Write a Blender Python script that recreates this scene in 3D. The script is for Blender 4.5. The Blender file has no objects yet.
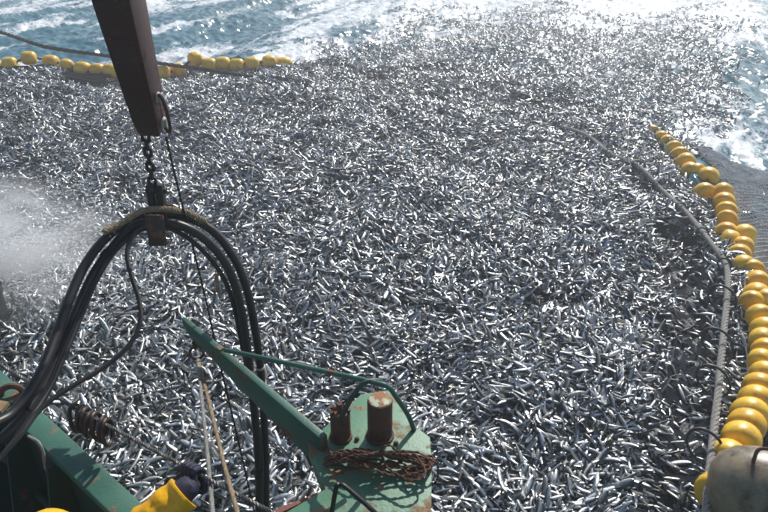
import bpy, bmesh, math, random
import numpy as np
from mathutils import Vector, Matrix

random.seed(7)
RNG = np.random.default_rng(11)
R = math.radians

# ------------------------------------------------------------------ camera, light, exposure
H = 4.2                     # eye height above the sea, on the boat's upper deck
PITCH = R(29.5)
FPX, W0, H0 = 665.0, 768.0, 512.0
scene = bpy.context.scene
COL = scene.collection
cam_d = bpy.data.cameras.new("camera")
cam = bpy.data.objects.new("camera", cam_d)
COL.objects.link(cam)
cam.location = (0, 0, H)
cam.rotation_euler = (R(90) - PITCH, 0, 0)
cam_d.sensor_width = 36.0
cam_d.lens = 36.0 * FPX / W0
cam_d.clip_start = 0.05
cam_d.clip_end = 9000
scene.camera = cam

SUN_EL, SUN_AZ = R(39), R(25)      # azimuth measured from the view direction towards the right
world = bpy.data.worlds.new("World")
scene.world = world
world.use_nodes = True
wn, wl = world.node_tree.nodes, world.node_tree.links
wn.clear()
sky = wn.new("ShaderNodeTexSky")
sky.sky_type = 'NISHITA'
sky.sun_disc = False
sky.sun_elevation = SUN_EL
sky.sun_rotation = SUN_AZ
bg = wn.new("ShaderNodeBackground")
bg.inputs["Strength"].default_value = 0.10
wo = wn.new("ShaderNodeOutputWorld")
wl.new(sky.outputs[0], bg.inputs[0])
wl.new(bg.outputs[0], wo.inputs[0])

sun_d = bpy.data.lights.new("sun", 'SUN')
sun_d.energy = 4.7
sun_d.angle = R(0.55)
sun_d.color = (1.0, 0.95, 0.87)
sun = bpy.data.objects.new("sun", sun_d)
COL.objects.link(sun)
to_sun = Vector((math.sin(SUN_AZ) * math.cos(SUN_EL), math.cos(SUN_AZ) * math.cos(SUN_EL), math.sin(SUN_EL)))
sun.rotation_euler = to_sun.to_track_quat('Z', 'Y').to_euler()
sun.location = to_sun * 60

vs = scene.view_settings
vs.view_transform = 'Standard'
vs.look = 'None'
vs.exposure = 0.12
vs.gamma = 1.0
scene.render.engine = 'CYCLES'
scene.cycles.max_bounces = 8
scene.cycles.filter_width = 1.9
scene.cycles.volume_bounces = 2

# ------------------------------------------------------------------ pixels to places
CP, SP = math.cos(PITCH), math.sin(PITCH)
def ray(px, py):
    u, v = (px - W0 / 2) / FPX, (py - H0 / 2) / FPX
    return Vector((u, CP - v * SP, -SP - v * CP))
def at_z(px, py, z=0.0):
    d = ray(px, py); t = (z - H) / d.z
    return Vector((0, 0, H)) + d * t
def at_y(px, py, Y):
    d = ray(px, py); t = Y / d.y
    return Vector((0, 0, H)) + d * t
def at_d(px, py, depth):
    return Vector((0, 0, H)) + ray(px, py) * depth
def to_px(x, y, z):            # numpy arrays
    dz = z - H
    dep = y * CP - dz * SP
    upc = y * SP + dz * CP
    return W0 / 2 + FPX * x / dep, H0 / 2 - FPX * upc / dep, dep

# ------------------------------------------------------------------ numpy noise
def vnoise(x, y, seed=0):
    xi, yi = np.floor(x).astype(np.int64), np.floor(y).astype(np.int64)
    xf, yf = x - xi, y - yi
    def h(a, b):
        n = (a * 374761393 + b * 668265263 + seed * 974634777) & 0xFFFFFFFF
        n = ((n ^ (n >> 13)) * 1274126177) & 0xFFFFFFFF
        n = n ^ (n >> 16)
        return (n & 0xFFFF) / 65535.0
    u, v = xf * xf * (3 - 2 * xf), yf * yf * (3 - 2 * yf)
    a, b, c, d = h(xi, yi), h(xi + 1, yi), h(xi, yi + 1), h(xi + 1, yi + 1)
    return (a * (1 - u) + b * u) * (1 - v) + (c * (1 - u) + d * u) * v
def fbm(x, y, octv=4, seed=0):
    s, amp, tot = 0, 1.0, 0
    for k in range(octv):
        s = s + amp * vnoise(x * 2 ** k + 17.3 * k, y * 2 ** k - 9.1 * k, seed + k)
        tot += amp; amp *= 0.5
    return s / tot
def sstep(a, b, x):
    t = np.clip((x - a) / (b - a), 0, 1)
    return t * t * (3 - 2 * t)

# ------------------------------------------------------------------ object helpers
def tag(o, label=None, cat=None, group=None, kind=None):
    if label: o["label"] = label
    if cat: o["category"] = cat
    if group: o["group"] = group
    if kind: o["kind"] = kind
    return o
def empty(name, loc=(0, 0, 0), **kw):
    o = bpy.data.objects.new(name, None)
    o.empty_display_size = 0.1
    o.location = loc
    COL.objects.link(o)
    return tag(o, **kw)
def link(name, me, mat=None, parent=None, **kw):
    o = bpy.data.objects.new(name, me)
    COL.objects.link(o)
    if mat is not None and len(me.materials) == 0:
        me.materials.append(mat)
    if parent is not None:
        o.parent = parent
        o.location = -Vector(parent.location) if parent.type == 'EMPTY' else (0, 0, 0)
    return tag(o, **kw)

def spline(pts, n=8, closed=False):
    P = [Vector(p) for p in pts]
    out, N = [], len(P)
    for i in range(N if closed else N - 1):
        if closed:
            p0, p1, p2, p3 = P[(i - 1) % N], P[i], P[(i + 1) % N], P[(i + 2) % N]
        else:
            p0, p1, p2, p3 = P[max(i - 1, 0)], P[i], P[i + 1], P[min(i + 2, N - 1)]
        for k in range(n):
            t = k / n
            out.append(0.5 * ((2 * p1) + (p2 - p0) * t + (2 * p0 - 5 * p1 + 4 * p2 - p3) * t * t
                              + (3 * p1 - p0 - 3 * p2 + p3) * t ** 3))
    if not closed:
        out.append(P[-1])
    return out

def frames(path, closed=False):
    n = len(path); T = []
    for i in range(n):
        a = path[(i - 1) % n] if closed or i > 0 else path[i]
        b = path[(i + 1) % n] if closed or i < n - 1 else path[i]
        t = (b - a)
        T.append(t.normalized() if t.length > 1e-9 else Vector((0, 0, 1)))
    ref = Vector((0, 0, 1)) if abs(T[0].z) < 0.9 else Vector((1, 0, 0))
    N = [(ref - T[0] * ref.dot(T[0])).normalized()]
    for i in range(1, n):
        v = N[-1] - T[i] * N[-1].dot(T[i])
        N.append(v.normalized() if v.length > 1e-9 else N[-1])
    return T, N

class MB:
    def __init__(self):
        self.v, self.f, self.m = [], [], []
    def add(self, vs, fs, mi=0):
        b = len(self.v)
        self.v += [tuple(p) for p in vs]
        self.f += [tuple(b + i for i in f) for f in fs]
        self.m += [mi] * len(fs)
    def tube(self, path, r, n=8, closed=False, mi=0, caps=True):
        path = [Vector(p) for p in path]
        T, N = frames(path, closed)
        vs, fs, L = [], [], len(path)
        for i, p in enumerate(path):
            rr = r[i] if hasattr(r, '__len__') else r
            B = T[i].cross(N[i])
            for k in range(n):
                a = 2 * math.pi * k / n
                vs.append(p + (N[i] * math.cos(a) + B * math.sin(a)) * rr)
        for i in range(L if closed else L - 1):
            j = (i + 1) % L
            for k in range(n):
                fs.append((i * n + k, i * n + (k + 1) % n, j * n + (k + 1) % n, j * n + k))
        if not closed and caps:
            fs.append(tuple(range(n))[::-1]); fs.append(tuple((L - 1) * n + k for k in range(n)))
        self.add(vs, fs, mi)
    def twisted(self, path, r, strands=3, turns_per_m=12, n=5, mi=0, fuzz=0):
        path = [Vector(p) for p in path]
        # resample evenly
        d = [0]
        for a, b in zip(path, path[1:]): d.append(d[-1] + (b - a).length)
        L = d[-1]; m = max(8, int(L * turns_per_m * 7)); q = []; j = 0
        for i in range(m + 1):
            s = L * i / m
            while j < len(d) - 2 and d[j + 1] < s: j += 1
            t = (s - d[j]) / max(d[j + 1] - d[j], 1e-9)
            q.append(path[j].lerp(path[j + 1], t))
        T, N = frames(q)
        for sidx in range(strands):
            pts = []
            for i, p in enumerate(q):
                a = 2 * math.pi * (turns_per_m * L * i / m + sidx / strands)
                pts.append(p + (N[i] * math.cos(a) + T[i].cross(N[i]) * math.sin(a)) * r * 0.5)
            self.tube(pts, r * 0.56, n, mi=mi)
    def lathe(self, prof, n=20, mat=None, mi=0):     # prof: (radius, z); axis z, optional matrix
        vs, fs, L = [], [], len(prof)
        for (r, z) in prof:
            for k in range(n):
                a = 2 * math.pi * k / n
                p = Vector((r * math.cos(a), r * math.sin(a), z))
                vs.append(mat @ p if mat else p)
        for i in range(L - 1):
            for k in range(n):
                fs.append((i * n + k, i * n + (k + 1) % n, (i + 1) * n + (k + 1) % n, (i + 1) * n + k))
        fs.append(tuple(range(n))[::-1]); fs.append(tuple((L - 1) * n + k for k in range(n)))
        self.add(vs, fs, mi)
    def prism(self, poly, up, mi=0):                 # poly: world points, up: extrusion vector
        n = len(poly); up = Vector(up)
        vs = [Vector(p) for p in poly] + [Vector(p) + up for p in poly]
        fs = [tuple(range(n))[::-1], tuple(range(n, 2 * n))]
        for k in range(n):
            fs.append((k, (k + 1) % n, n + (k + 1) % n, n + k))
        self.add(vs, fs, mi)
    def build(self, name, mat, parent=None, smooth=True, bevel=0, **kw):
        me = bpy.data.meshes.new(name)
        me.from_pydata(self.v, [], self.f)
        mats = mat if isinstance(mat, (list, tuple)) else [mat]
        for x in mats: me.materials.append(x)
        me.polygons.foreach_set('material_index', self.m)
        bm = bmesh.new(); bm.from_mesh(me)
        bmesh.ops.recalc_face_normals(bm, faces=bm.faces)
        if bevel:
            bmesh.ops.bevel(bm, geom=[e for e in bm.edges if e.calc_face_angle(0) > 0.5], offset=bevel,
                            segments=2, affect='EDGES', profile=0.6, clamp_overlap=True)
        bm.to_mesh(me); bm.free()
        if smooth:
            me.shade_smooth()
            me.set_sharp_from_angle(angle=R(38))
        return link(name, me, None, parent, **kw)

# ------------------------------------------------------------------ materials
def mat(name):
    m = bpy.data.materials.new(name); m.use_nodes = True
    nt = m.node_tree; b = nt.nodes["Principled BSDF"]
    return m, nt, b
def nd(nt, kind, **kw):
    n = nt.nodes.new(kind)
    for k, v in kw.items():
        if k.startswith('i_'): n.inputs[k[2:].replace('_', ' ')].default_value = v
        else: setattr(n, k, v)
    return n
def ramp(nt, stops, src=None, interp='LINEAR'):
    n = nt.nodes.new("ShaderNodeValToRGB"); cr = n.color_ramp; cr.interpolation = interp
    while len(cr.elements) < len(stops): cr.elements.new(0.5)
    for e, (p, c) in zip(cr.elements, stops):
        e.position = p; e.color = (*c, 1) if len(c) == 3 else c
    if src: nt.links.new(src, n.inputs[0])
    return n
def noise(nt, scale, detail=4, rough=0.55, coord='Object'):
    tc = nt.nodes.new("ShaderNodeTexCoord"); n = nd(nt, "ShaderNodeTexNoise")
    n.inputs['Scale'].default_value = scale; n.inputs['Detail'].default_value = detail; n.inputs['Roughness'].default_value = rough
    nt.links.new(tc.outputs[coord], n.inputs['Vector'])
    return n
def bump(nt, b, h, strength, dist):
    n = nd(nt, "ShaderNodeBump"); n.inputs['Strength'].default_value = strength; n.inputs['Distance'].default_value = dist
    nt.links.new(h, n.inputs['Height']); nt.links.new(n.outputs[0], b.inputs['Normal']); return n

def worn_paint(name, base, base2, rust=(0.12, 0.045, 0.02), amount=0.6, scale=9, rough=0.5):
    m, nt, b = mat(name); L = nt.links
    n1 = noise(nt, scale, 6, 0.62); n2 = noise(nt, scale * 0.35, 4, 0.5); n3 = noise(nt, scale * 9, 3, 0.6)
    c1 = ramp(nt, [(0.35, base), (0.65, base2)], n2.outputs[0])
    mk = ramp(nt, [(amount - 0.04, (0, 0, 0)), (amount + 0.05, (1, 1, 1))], n1.outputs[0])
    rc = ramp(nt, [(0.35, rust), (0.7, tuple(min(1, x * 2.2 + 0.02) for x in rust))], n3.outputs[0])
    mx = nd(nt, "ShaderNodeMix", data_type='RGBA')
    L.new(mk.outputs[0], mx.inputs[0]); L.new(c1.outputs[0], mx.inputs[6]); L.new(rc.outputs[0], mx.inputs[7])
    L.new(mx.outputs[2], b.inputs['Base Color'])
    rr = ramp(nt, [(0, (rough,) * 3), (1, (0.85,) * 3)], mk.outputs[0]); L.new(rr.outputs[0], b.inputs['Roughness'])
    ad = nd(nt, "ShaderNodeMath", operation='ADD'); L.new(n3.outputs[0], ad.inputs[0]); L.new(mk.outputs[0], ad.inputs[1])
    bump(nt, b, ad.outputs[0], 0.35, 0.004)
    return m
def simple(name, col, rough=0.5, var=0.25, scale=20, metallic=0.0, bscale=60, bstr=0.2, bdist=0.003, spec=None):
    m, nt, b = mat(name)
    n = noise(nt, scale, 5, 0.6)
    c = ramp(nt, [(0.3, tuple(x * (1 - var) for x in col)), (0.7, tuple(min(1, x * (1 + var)) for x in col))], n.outputs[0])
    nt.links.new(c.outputs[0], b.inputs['Base Color'])
    b.inputs['Roughness'].default_value = rough; b.inputs['Metallic'].default_value = metallic
    if spec is not None: b.inputs['Specular IOR Level'].default_value = spec
    n2 = noise(nt, bscale, 3, 0.6); bump(nt, b, n2.outputs[0], bstr, bdist)
    return m

M = {}
M['green'] = worn_paint('green_paint', (0.020, 0.085, 0.062), (0.05, 0.15, 0.11), amount=0.62, scale=7)
M['green_plate'] = worn_paint('green_plate_paint', (0.050, 0.17, 0.105), (0.10, 0.23, 0.14), rust=(0.13, 0.08, 0.04), amount=0.55, scale=8)
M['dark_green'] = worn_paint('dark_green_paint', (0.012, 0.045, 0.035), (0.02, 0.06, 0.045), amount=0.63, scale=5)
M['maroon'] = worn_paint('maroon_paint', (0.040, 0.013, 0.013), (0.065, 0.022, 0.021), rust=(0.035, 0.014, 0.010), amount=0.58, scale=6, rough=0.42)
M['red_oxide'] = worn_paint('red_oxide_paint', (0.16, 0.04, 0.025), (0.21, 0.06, 0.04), amount=0.6, scale=9)
M['rust'] = worn_paint('rusty_steel', (0.085, 0.034, 0.020), (0.15, 0.06, 0.032), rust=(0.05, 0.024, 0.016), amount=0.5, scale=14, rough=0.7)
M['dark_steel'] = simple('dark_steel', (0.022, 0.02, 0.02), 0.5, 0.4, 30, 0.4)
M['plate_brown'] = worn_paint('brown_plate', (0.03, 0.02, 0.017), (0.05, 0.03, 0.024), amount=0.55, scale=18, rough=0.6)
M['rubber'] = simple('black_rubber', (0.010, 0.010, 0.011), 0.42, 0.3, 30, bscale=120, bstr=0.25, bdist=0.002)
M['rope_grey'] = simple('grey_rope', (0.25, 0.245, 0.23), 0.85, 0.3, 40, bscale=250)
M['rope_tan'] = simple('tan_rope', (0.27, 0.20, 0.12), 0.9, 0.35, 40, bscale=250)
M['rope_dark'] = simple('dark_rope', (0.018, 0.016, 0.015), 0.8, 0.35, 40, bscale=250)
M['wire'] = simple('steel_wire', (0.12, 0.115, 0.11), 0.5, 0.4, 40, 0.5, bscale=250)
M['black_ring'] = simple('black_ring_rubber', (0.012, 0.012, 0.012), 0.5)
M['rusty_cord'] = simple('rusty_cord', (0.11, 0.05, 0.028), 0.8, 0.5, 30, bscale=200)
M['brown_ring'] = simple('brown_ring', (0.035, 0.022, 0.016), 0.5, 0.4, 25, 0.2)
M['navy'] = simple('navy_glove', (0.018, 0.02, 0.05), 0.75, 0.35, 40, bscale=160, bstr=0.4)
M['skin'] = simple('skin', (0.42, 0.24, 0.17), 0.55, 0.12, 12)
M['white_metal'] = simple('pale_worn_metal', (0.42, 0.40, 0.36), 0.55, 0.3, 18)
M['tape'] = simple('pale_tape', (0.45, 0.41, 0.34), 0.7, 0.3, 30)
M['net'] = simple('grey_netting', (0.62, 0.62, 0.60), 0.4, 0.3, 8)

def yellow_float_mat(name, a, b2, dirt):
    m, nt, b = mat(name); L = nt.links
    oi = nd(nt, "ShaderNodeObjectInfo")
    n = noise(nt, 6, 5, 0.6)
    c = ramp(nt, [(0.0, a), (1.0, b2)], oi.outputs['Random'])
    k = ramp(nt, [(0.50, (0, 0, 0)), (0.72, (0.9,) * 3)], n.outputs[0])
    mx = nd(nt, "ShaderNodeMix", data_type='RGBA'); L.new(k.outputs[0], mx.inputs[0]); L.new(c.outputs[0], mx.inputs[6]); mx.inputs[7].default_value = (*dirt, 1)
    L.new(mx.outputs[2], b.inputs['Base Color'])
    b.inputs['Roughness'].default_value = 0.38
    b.inputs['Subsurface Weight'].default_value = 0.0
    bump(nt, b, noise(nt, 45, 4).outputs[0], 0.25, 0.004)
    return m
M['float'] = yellow_float_mat('yellow_float_plastic', (0.78, 0.43, 0.010), (0.88, 0.56, 0.03), (0.42, 0.23, 0.04))
M['oilskin'] = simple('yellow_oilskin', (0.80, 0.41, 0.005), 0.33, 0.08, 7, bscale=9, bstr=0.6, bdist=0.02)

# fish skin: the mesh carries 'zone' (0 belly .. 1 back) per vertex
def fish_mat():
    m, nt, b = mat('fish_skin'); L = nt.links
    at = nd(nt, "ShaderNodeAttribute", attribute_name='zone'); oi = nd(nt, "ShaderNodeObjectInfo")
    nz = noise(nt, 60, 3, 0.6)
    ad = nd(nt, "ShaderNodeMath", operation='MULTIPLY_ADD'); L.new(nz.outputs[0], ad.inputs[0]); ad.inputs[1].default_value = 0.22
    L.new(at.outputs['Fac'], ad.inputs[2])
    c1 = ramp(nt, [(0.0, (0.78, 0.79, 0.79)), (0.38, (0.58, 0.61, 0.64)), (0.60, (0.36, 0.42, 0.48)),
                   (0.80, (0.060, 0.085, 0.11)), (1.0, (0.022, 0.034, 0.045))], ad.outputs[0])
    c2 = ramp(nt, [(0.0, (0.70, 0.67, 0.60)), (0.40, (0.50, 0.48, 0.44)), (0.58, (0.28, 0.27, 0.25)),
                   (0.76, (0.06, 0.058, 0.05)), (1.0, (0.026, 0.028, 0.026))], ad.outputs[0])
    pk = ramp(nt, [(0.0, (0, 0, 0)), (0.35, (0, 0, 0)), (1.0, (1, 1, 1))], oi.outputs['Random'])
    mx = nd(nt, "ShaderNodeMix", data_type='RGBA'); L.new(pk.outputs[0], mx.inputs[0]); L.new(c1.outputs[0], mx.inputs[6]); L.new(c2.outputs[0], mx.inputs[7])
    L.new(mx.outputs[2], b.inputs['Base Color'])
    mt = ramp(nt, [(0.0, (0.25,) * 3), (0.4, (0.7,) * 3), (0.65, (0.65,) * 3), (0.8, (0.1,) * 3)], ad.outputs[0]); L.new(mt.outputs[0], b.inputs['Metallic'])
    b.inputs['Roughness'].default_value = 0.33
    b.inputs['Coat Weight'].default_value = 0.4; b.inputs['Coat Roughness'].default_value = 0.12
    bump(nt, b, noise(nt, 160, 2).outputs[0], 0.25, 0.002)
    return m
M['fish'] = fish_mat()
M['eye'] = simple('fish_eye', (0.012, 0.012, 0.014), 0.15)
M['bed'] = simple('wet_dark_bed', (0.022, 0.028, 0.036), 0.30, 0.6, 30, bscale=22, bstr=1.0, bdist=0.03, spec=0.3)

def sea_mat():
    m, nt, b = mat('sea_water'); L = nt.links
    at = nd(nt, "ShaderNodeAttribute", attribute_name='foam')
    tc = nd(nt, "ShaderNodeTexCoord")
    n1 = nd(nt, "ShaderNodeTexNoise"); n1.inputs['Scale'].default_value = 13; n1.inputs['Detail'].default_value = 6; n1.inputs['Roughness'].default_value = 0.7
    L.new(tc.outputs['Object'], n1.inputs['Vector'])
    sm = nd(nt, "ShaderNodeMath", operation='MULTIPLY_ADD'); L.new(n1.outputs[0], sm.inputs[0]); sm.inputs[1].default_value = 1.1
    L.new(at.outputs['Fac'], sm.inputs[2])
    fk = ramp(nt, [(0.74, (0, 0, 0)), (0.86, (0.5,) * 3), (0.95, (1, 1, 1))], sm.outputs[0])
    mx = nd(nt, "ShaderNodeMix", data_type='RGBA'); L.new(fk.outputs[0], mx.inputs[0])
    mx.inputs[6].default_value = (0.028, 0.135, 0.185, 1); mx.inputs[7].default_value = (0.80, 0.83, 0.85, 1)
    L.new(mx.outputs[2], b.inputs['Base Color'])
    rr = ramp(nt, [(0, (0.16,) * 3), (1, (0.24,) * 3)], fk.outputs[0]); L.new(rr.outputs[0], b.inputs['Roughness'])
    b.inputs['IOR'].default_value = 1.33
    n2 = nd(nt, "ShaderNodeTexNoise"); n2.inputs['Scale'].default_value = 4.5; n2.inputs['Detail'].default_value = 6; n2.inputs['Roughness'].default_value = 0.72
    L.new(tc.outputs['Object'], n2.inputs['Vector'])
    hs = nd(nt, "ShaderNodeMath", operation='MULTIPLY_ADD'); L.new(fk.outputs[0], hs.inputs[0]); hs.inputs[1].default_value = 0.2; L.new(n2.outputs[0], hs.inputs[2])
    return m
M['sea'] = sea_mat()

# ------------------------------------------------------------------ shape of the catch and the sea
HULL_A, HULL_B = at_z(7, 379, 2.0), at_z(144, 505, 2.0)
HD = (HULL_B - HULL_A).normalized()                       # along the bulwark
HN = Vector((-HD.y, HD.x, 0))                             # outboard
if HN.y < 0: HN = -HN
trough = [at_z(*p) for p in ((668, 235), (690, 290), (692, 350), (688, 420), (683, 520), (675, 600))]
def dist_poly(x, y, pts):
    best = np.full(x.shape, 1e9)
    for a, b in zip(pts, pts[1:]):
        dx, dy = b.x - a.x, b.y - a.y; L2 = dx * dx + dy * dy
        t = np.clip(((x - a.x) * dx + (y - a.y) * dy) / L2, 0, 1)
        best = np.minimum(best, np.hypot(x - a.x - t * dx, y - a.y - t * dy))
    return best
def catch_z(x, y):
    z = 0.10 + 0.34 * (fbm(x * 0.45 + 3, y * 0.38 + 8, 2, 5) - 0.5) + 0.34 * (fbm(x * 1.5, y * 1.3, 2, 9) - 0.5)
    z = z - 0.36 * np.exp(-(dist_poly(x, y, trough) / 0.30) ** 2)
    return z
def inside(px, py, poly):
    r = np.zeros(px.shape, bool); n = len(poly)
    for i in range(n):
        (x0, y0), (x1, y1) = poly[i], poly[(i + 1) % n]
        c = ((y0 > py) != (y1 > py)) & (px < (x1 - x0) * (py - y0) / (y1 - y0 + 1e-12) + x0)
        r ^= c
    return r
FULL = [(-700, 92), (-120, 82), (0, 77), (60, 72), (285, 66), (330, 60), (430, 65), (560, 85), (640, 125), (655, 145), (700, 205), (722, 240),
        (745, 300), (752, 400), (735, 450), (720, 520), (720, 1200), (-700, 1200)]
FRINGE = [(250, 64), (260, 46), (290, 26), (310, 6), (330, -40), (810, -40), (800, 60), (745, 110), (700, 165), (655, 145), (640, 125), (560, 85), (430, 65), (330, 60)]

# sea sheet ---------------------------------------------------------
def axis(lo, hi, step, reach):
    a = list(np.arange(lo, hi, step)); s = step; v = a[-1]
    while v < reach: s *= 1.25; v += s; a.append(v)
    s = step; v = a[0]; pre = []
    while v > -reach: s *= 1.25; v -= s; pre.append(v)
    return np.array(pre[::-1] + a)
gx, gy = axis(-14.5, 14.5, 0.05, 4000), axis(8.5, 31, 0.055, 4000)
X, Y = np.meshgrid(gx, gy)
def sea_z(X, Y):
    ac = X * 0.90 - Y * 0.43; al = X * 0.43 + Y * 0.90          # across and along the crests
    z = 0.24 * np.sin(ac * 1.15 + 2.2 * fbm(X * .22, Y * .22, 2, 3) + 0.6) + 0.16 * (fbm(ac * 1.1, al * 0.45, 3, 21) - 0.5) * 2
    z += 0.07 * (fbm(ac * 3.0, al * 1.6, 3, 31) - 0.5) * 2
    z += 0.07 * (fbm(X * 3.0, Y * 2.6, 2, 35) - 0.5) * 2 + 0.04 * (fbm(X * 6.5, Y * 5.5, 1, 36) - 0.5) * 2 + 0.026 * (fbm(X * 10.5, Y * 9.0, 1, 37) - 0.5) * 2
    fade = np.exp(-(np.hypot(X, Y - 15) / 60) ** 2)
    return z * fade
Z = sea_z(X, Y)
pxs, pys, dep = to_px(X, Y, np.zeros_like(X))
front = dep > 0.5
infull = inside(pxs, pys, FULL) & front
infr = inside(pxs, pys, FRINGE) & front
near_hull = (X * HN.x + Y * HN.y) < (HULL_A.x * HN.x + HULL_A.y * HN.y) + 0.3
Z = np.where(infull | near_hull, -0.35 + 0.1 * Z, Z * 0.8)
Z = np.where(infr, 0.02 + 0.9 * Z, Z)
# foam on the sea
ac = X * 0.90 - Y * 0.43; al = X * 0.43 + Y * 0.90
streak = fbm(ac * 1.5 + 0.8 * fbm(X, Y, 2, 43), al * 0.38, 5, 41)
foam = sstep(0.44, 0.72, streak) * 0.40
def blob(cx, cy, rx, ry, rot=0):
    a = R(rot); u = (pxs - cx) * math.cos(a) + (pys - cy) * math.sin(a); v = -(pxs - cx) * math.sin(a) + (pys - cy) * math.cos(a)
    return np.exp(-((u / rx) ** 2 + (v / ry) ** 2))
lace = fbm(ac * 2.6, al * 1.3, 5, 51)
add = (0.65 * blob(20, 8, 75, 12, -18) + 0.20 * blob(110, 20, 60, 14, -15) + 0.45 * blob(215, 50, 90, 9, -3) + 0.5 * blob(320, 30, 70, 10, -28)
       + 0.9 * blob(530, 10, 230, 38) + 0.30 * blob(690, 95, 90, 30, 20) + 0.40 * blob(670, 30, 140, 40) + 0.30 * blob(720, 140, 60, 25))
foam = np.where(front, foam + add * (1.5 * lace - 0.15), 0.15)
foam = np.where(infull, 0.0, foam)
foam -= 0.50 * np.where(front, blob(250, 22, 45, 14, -20) + 0.6 * blob(75, 40, 60, 10, -10) + 0.9 * blob(740, 75, 45, 18, 20), 0)
ny, nx = X.shape
me = bpy.data.meshes.new('sea')
idx = np.arange(nx * ny).reshape(ny, nx)
quads = np.stack([idx[:-1, :-1], idx[:-1, 1:], idx[1:, 1:], idx[1:, :-1]], -1).reshape(-1, 4)
me.vertices.add(nx * ny); me.vertices.foreach_set('co', np.stack([X, Y, Z], -1).ravel())
me.loops.add(quads.size); me.loops.foreach_set('vertex_index', quads.ravel())
me.polygons.add(len(quads)); me.polygons.foreach_set('loop_start', np.arange(len(quads)) * 4)
me.update(calc_edges=True); me.validate()
fa = me.attributes.new('foam', 'FLOAT', 'POINT'); fa.data.foreach_set('value', np.clip(foam, 0, 0.42).astype(np.float32).ravel())
me.shade_smooth()
sea = link('sea', me, M['sea'], label='choppy blue green sea with white foam beyond the catch', cat='sea', kind='structure')
sea['category'] = 'sea'

# ------------------------------------------------------------------ fish
def fish_mesh(k):
    rng = random.Random(100 + k)
    L = 1.0
    stations = [(0.0, .020, .014), (0.03, .050, .030), (0.10, .080, .044), (0.24, .106, .050), (0.42, .108, .048),
                (0.60, .088, .038), (0.76, .060, .028), (0.87, .031, .014), (0.91, .030, .010)]
    n = 8
    bend = rng.choice((-1, 1)) * rng.uniform(0.8, 2.3) if k % 4 else rng.uniform(-0.35, 0.35)
    bend2 = rng.uniform(-0.9, 0.9)
    arch = rng.uniform(-1.5, 1.5)
    fat = rng.uniform(0.8, 1.2)
    def place(x, y, z):
        t = x - 0.45
        return (x - 0.5 - 0.15 * bend * bend * t * t, y + bend * 0.35 * t * t * (1 if t > 0 else 0.6) + bend2 * 0.25 * t ** 3, z + arch * 0.3 * t * t)
    vs, fs, zone, mi = [], [], [], []
    for (x, hz, hy) in stations:
        for j in range(n):
            a = 2 * math.pi * j / n
            c, s = math.cos(a), math.sin(a)
            z = hz * fat * s * (0.92 if s > 0 else 1.0); y = hy * fat * c
            vs.append(place(x, y, z)); zone.append(0.5 + 0.5 * s)
    for i in range(len(stations) - 1):
        for j in range(n):
            fs.append((i * n + j, i * n + (j + 1) % n, (i + 1) * n + (j + 1) % n, (i + 1) * n + j)); mi.append(0)
    fs.append(tuple(range(n))[::-1]); mi.append(0)
    b = len(vs)                                            # forked tail, both lobes with a little thickness
    tw = rng.uniform(-0.03, 0.03)
    tail = [(0.89, 0.006, 0.022), (0.89, 0.006, -0.022), (1.06, tw, 0.135), (0.955, 0, 0.0), (1.06, tw, -0.135),
            (0.89, -0.006, 0.022), (0.89, -0.006, -0.022)]
    for p in tail: vs.append(place(*p)); zone.append(0.62)
    for f in ((0, 3, 2), (1, 4, 3), (0, 1, 3), (5, 2, 3), (6, 3, 4), (5, 3, 6)): fs.append(tuple(b + q for q in f)); mi.append(0)
    b = len(vs)                                            # dorsal, anal and pectoral fins
    fins = [[(0.42, 0, .092), (0.50, .012, .150), (0.56, 0, .083)], [(0.60, 0, -.080), (0.66, -.010, -.118), (0.74, 0, -.05)],
            [(0.22, .050, -.02), (0.33, .080, -.045), (0.25, .052, -.05)], [(0.22, -.050, -.02), (0.33, -.080, -.045), (0.25, -.052, -.05)]]
    for f in fins:
        for p in f: vs.append(place(*p)); zone.append(0.66)
        fs.append((b, b + 1, b + 2)); mi.append(0); b += 3
    for sgn in (1, -1):                                    # eyes
        b = len(vs)
        c = (0.075, sgn * 0.043, 0.018)
        ring = [(c[0] + 0.016 * math.cos(q * math.pi / 3), c[1] - sgn * 0.004, c[2] + 0.016 * math.sin(q * math.pi / 3)) for q in range(6)]
        for p in ring + [(c[0], c[1] + sgn * 0.006, c[2])]: vs.append(place(*p)); zone.append(1.0)
        for q in range(6): fs.append((b + q, b + (q + 1) % 6, b + 6)); mi.append(1)
    me = bpy.data.meshes.new('fish'); me.from_pydata(vs, [], fs)
    me.materials.append(M['fish']); me.materials.append(M['eye'])
    me.polygons.foreach_set('material_index', mi)
    at = me.attributes.new('zone', 'FLOAT', 'POINT'); at.data.foreach_set('value', zone)
    me.shade_smooth()
    return me
NV = 26
fmesh = [fish_mesh(k) for k in range(NV)]

# where fish can lie: candidates over the ground in view, denser near the boat
x0, x1, y0, y1 = -15.0, 14.0, 1.2, 27.0
def candidates(n, ymin, ymax):
    return RNG.uniform(x0, x1, n), RNG.uniform(ymin, ymax, n)
cx, cy = [], []
for (a, b, rho) in ((1.2, 7.0, 860), (7.0, 11.0, 760), (11.0, 16.0, 600), (16.0, 27.0, 420)):
    xx, yy = candidates(int((x1 - x0) * (b - a) * rho), a, b); cx.append(xx); cy.append(yy)
cx, cy = np.concatenate(cx), np.concatenate(cy)
qx, qy, dp = to_px(cx, cy, np.full(cx.shape, 0.08))
vis = (dp > 1) & (qx > -190) & (qx < 900) & (qy < 660) & (qy > -40)
hullc = HULL_A.x * HN.x + HULL_A.y * HN.y
vis &= (cx * HN.x + cy * HN.y) > hullc + 0.06
full = inside(qx, qy, FULL) & vis
fr = inside(qx, qy, FRINGE) & vis
u = RNG.uniform(0, 1, cx.shape)
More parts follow.
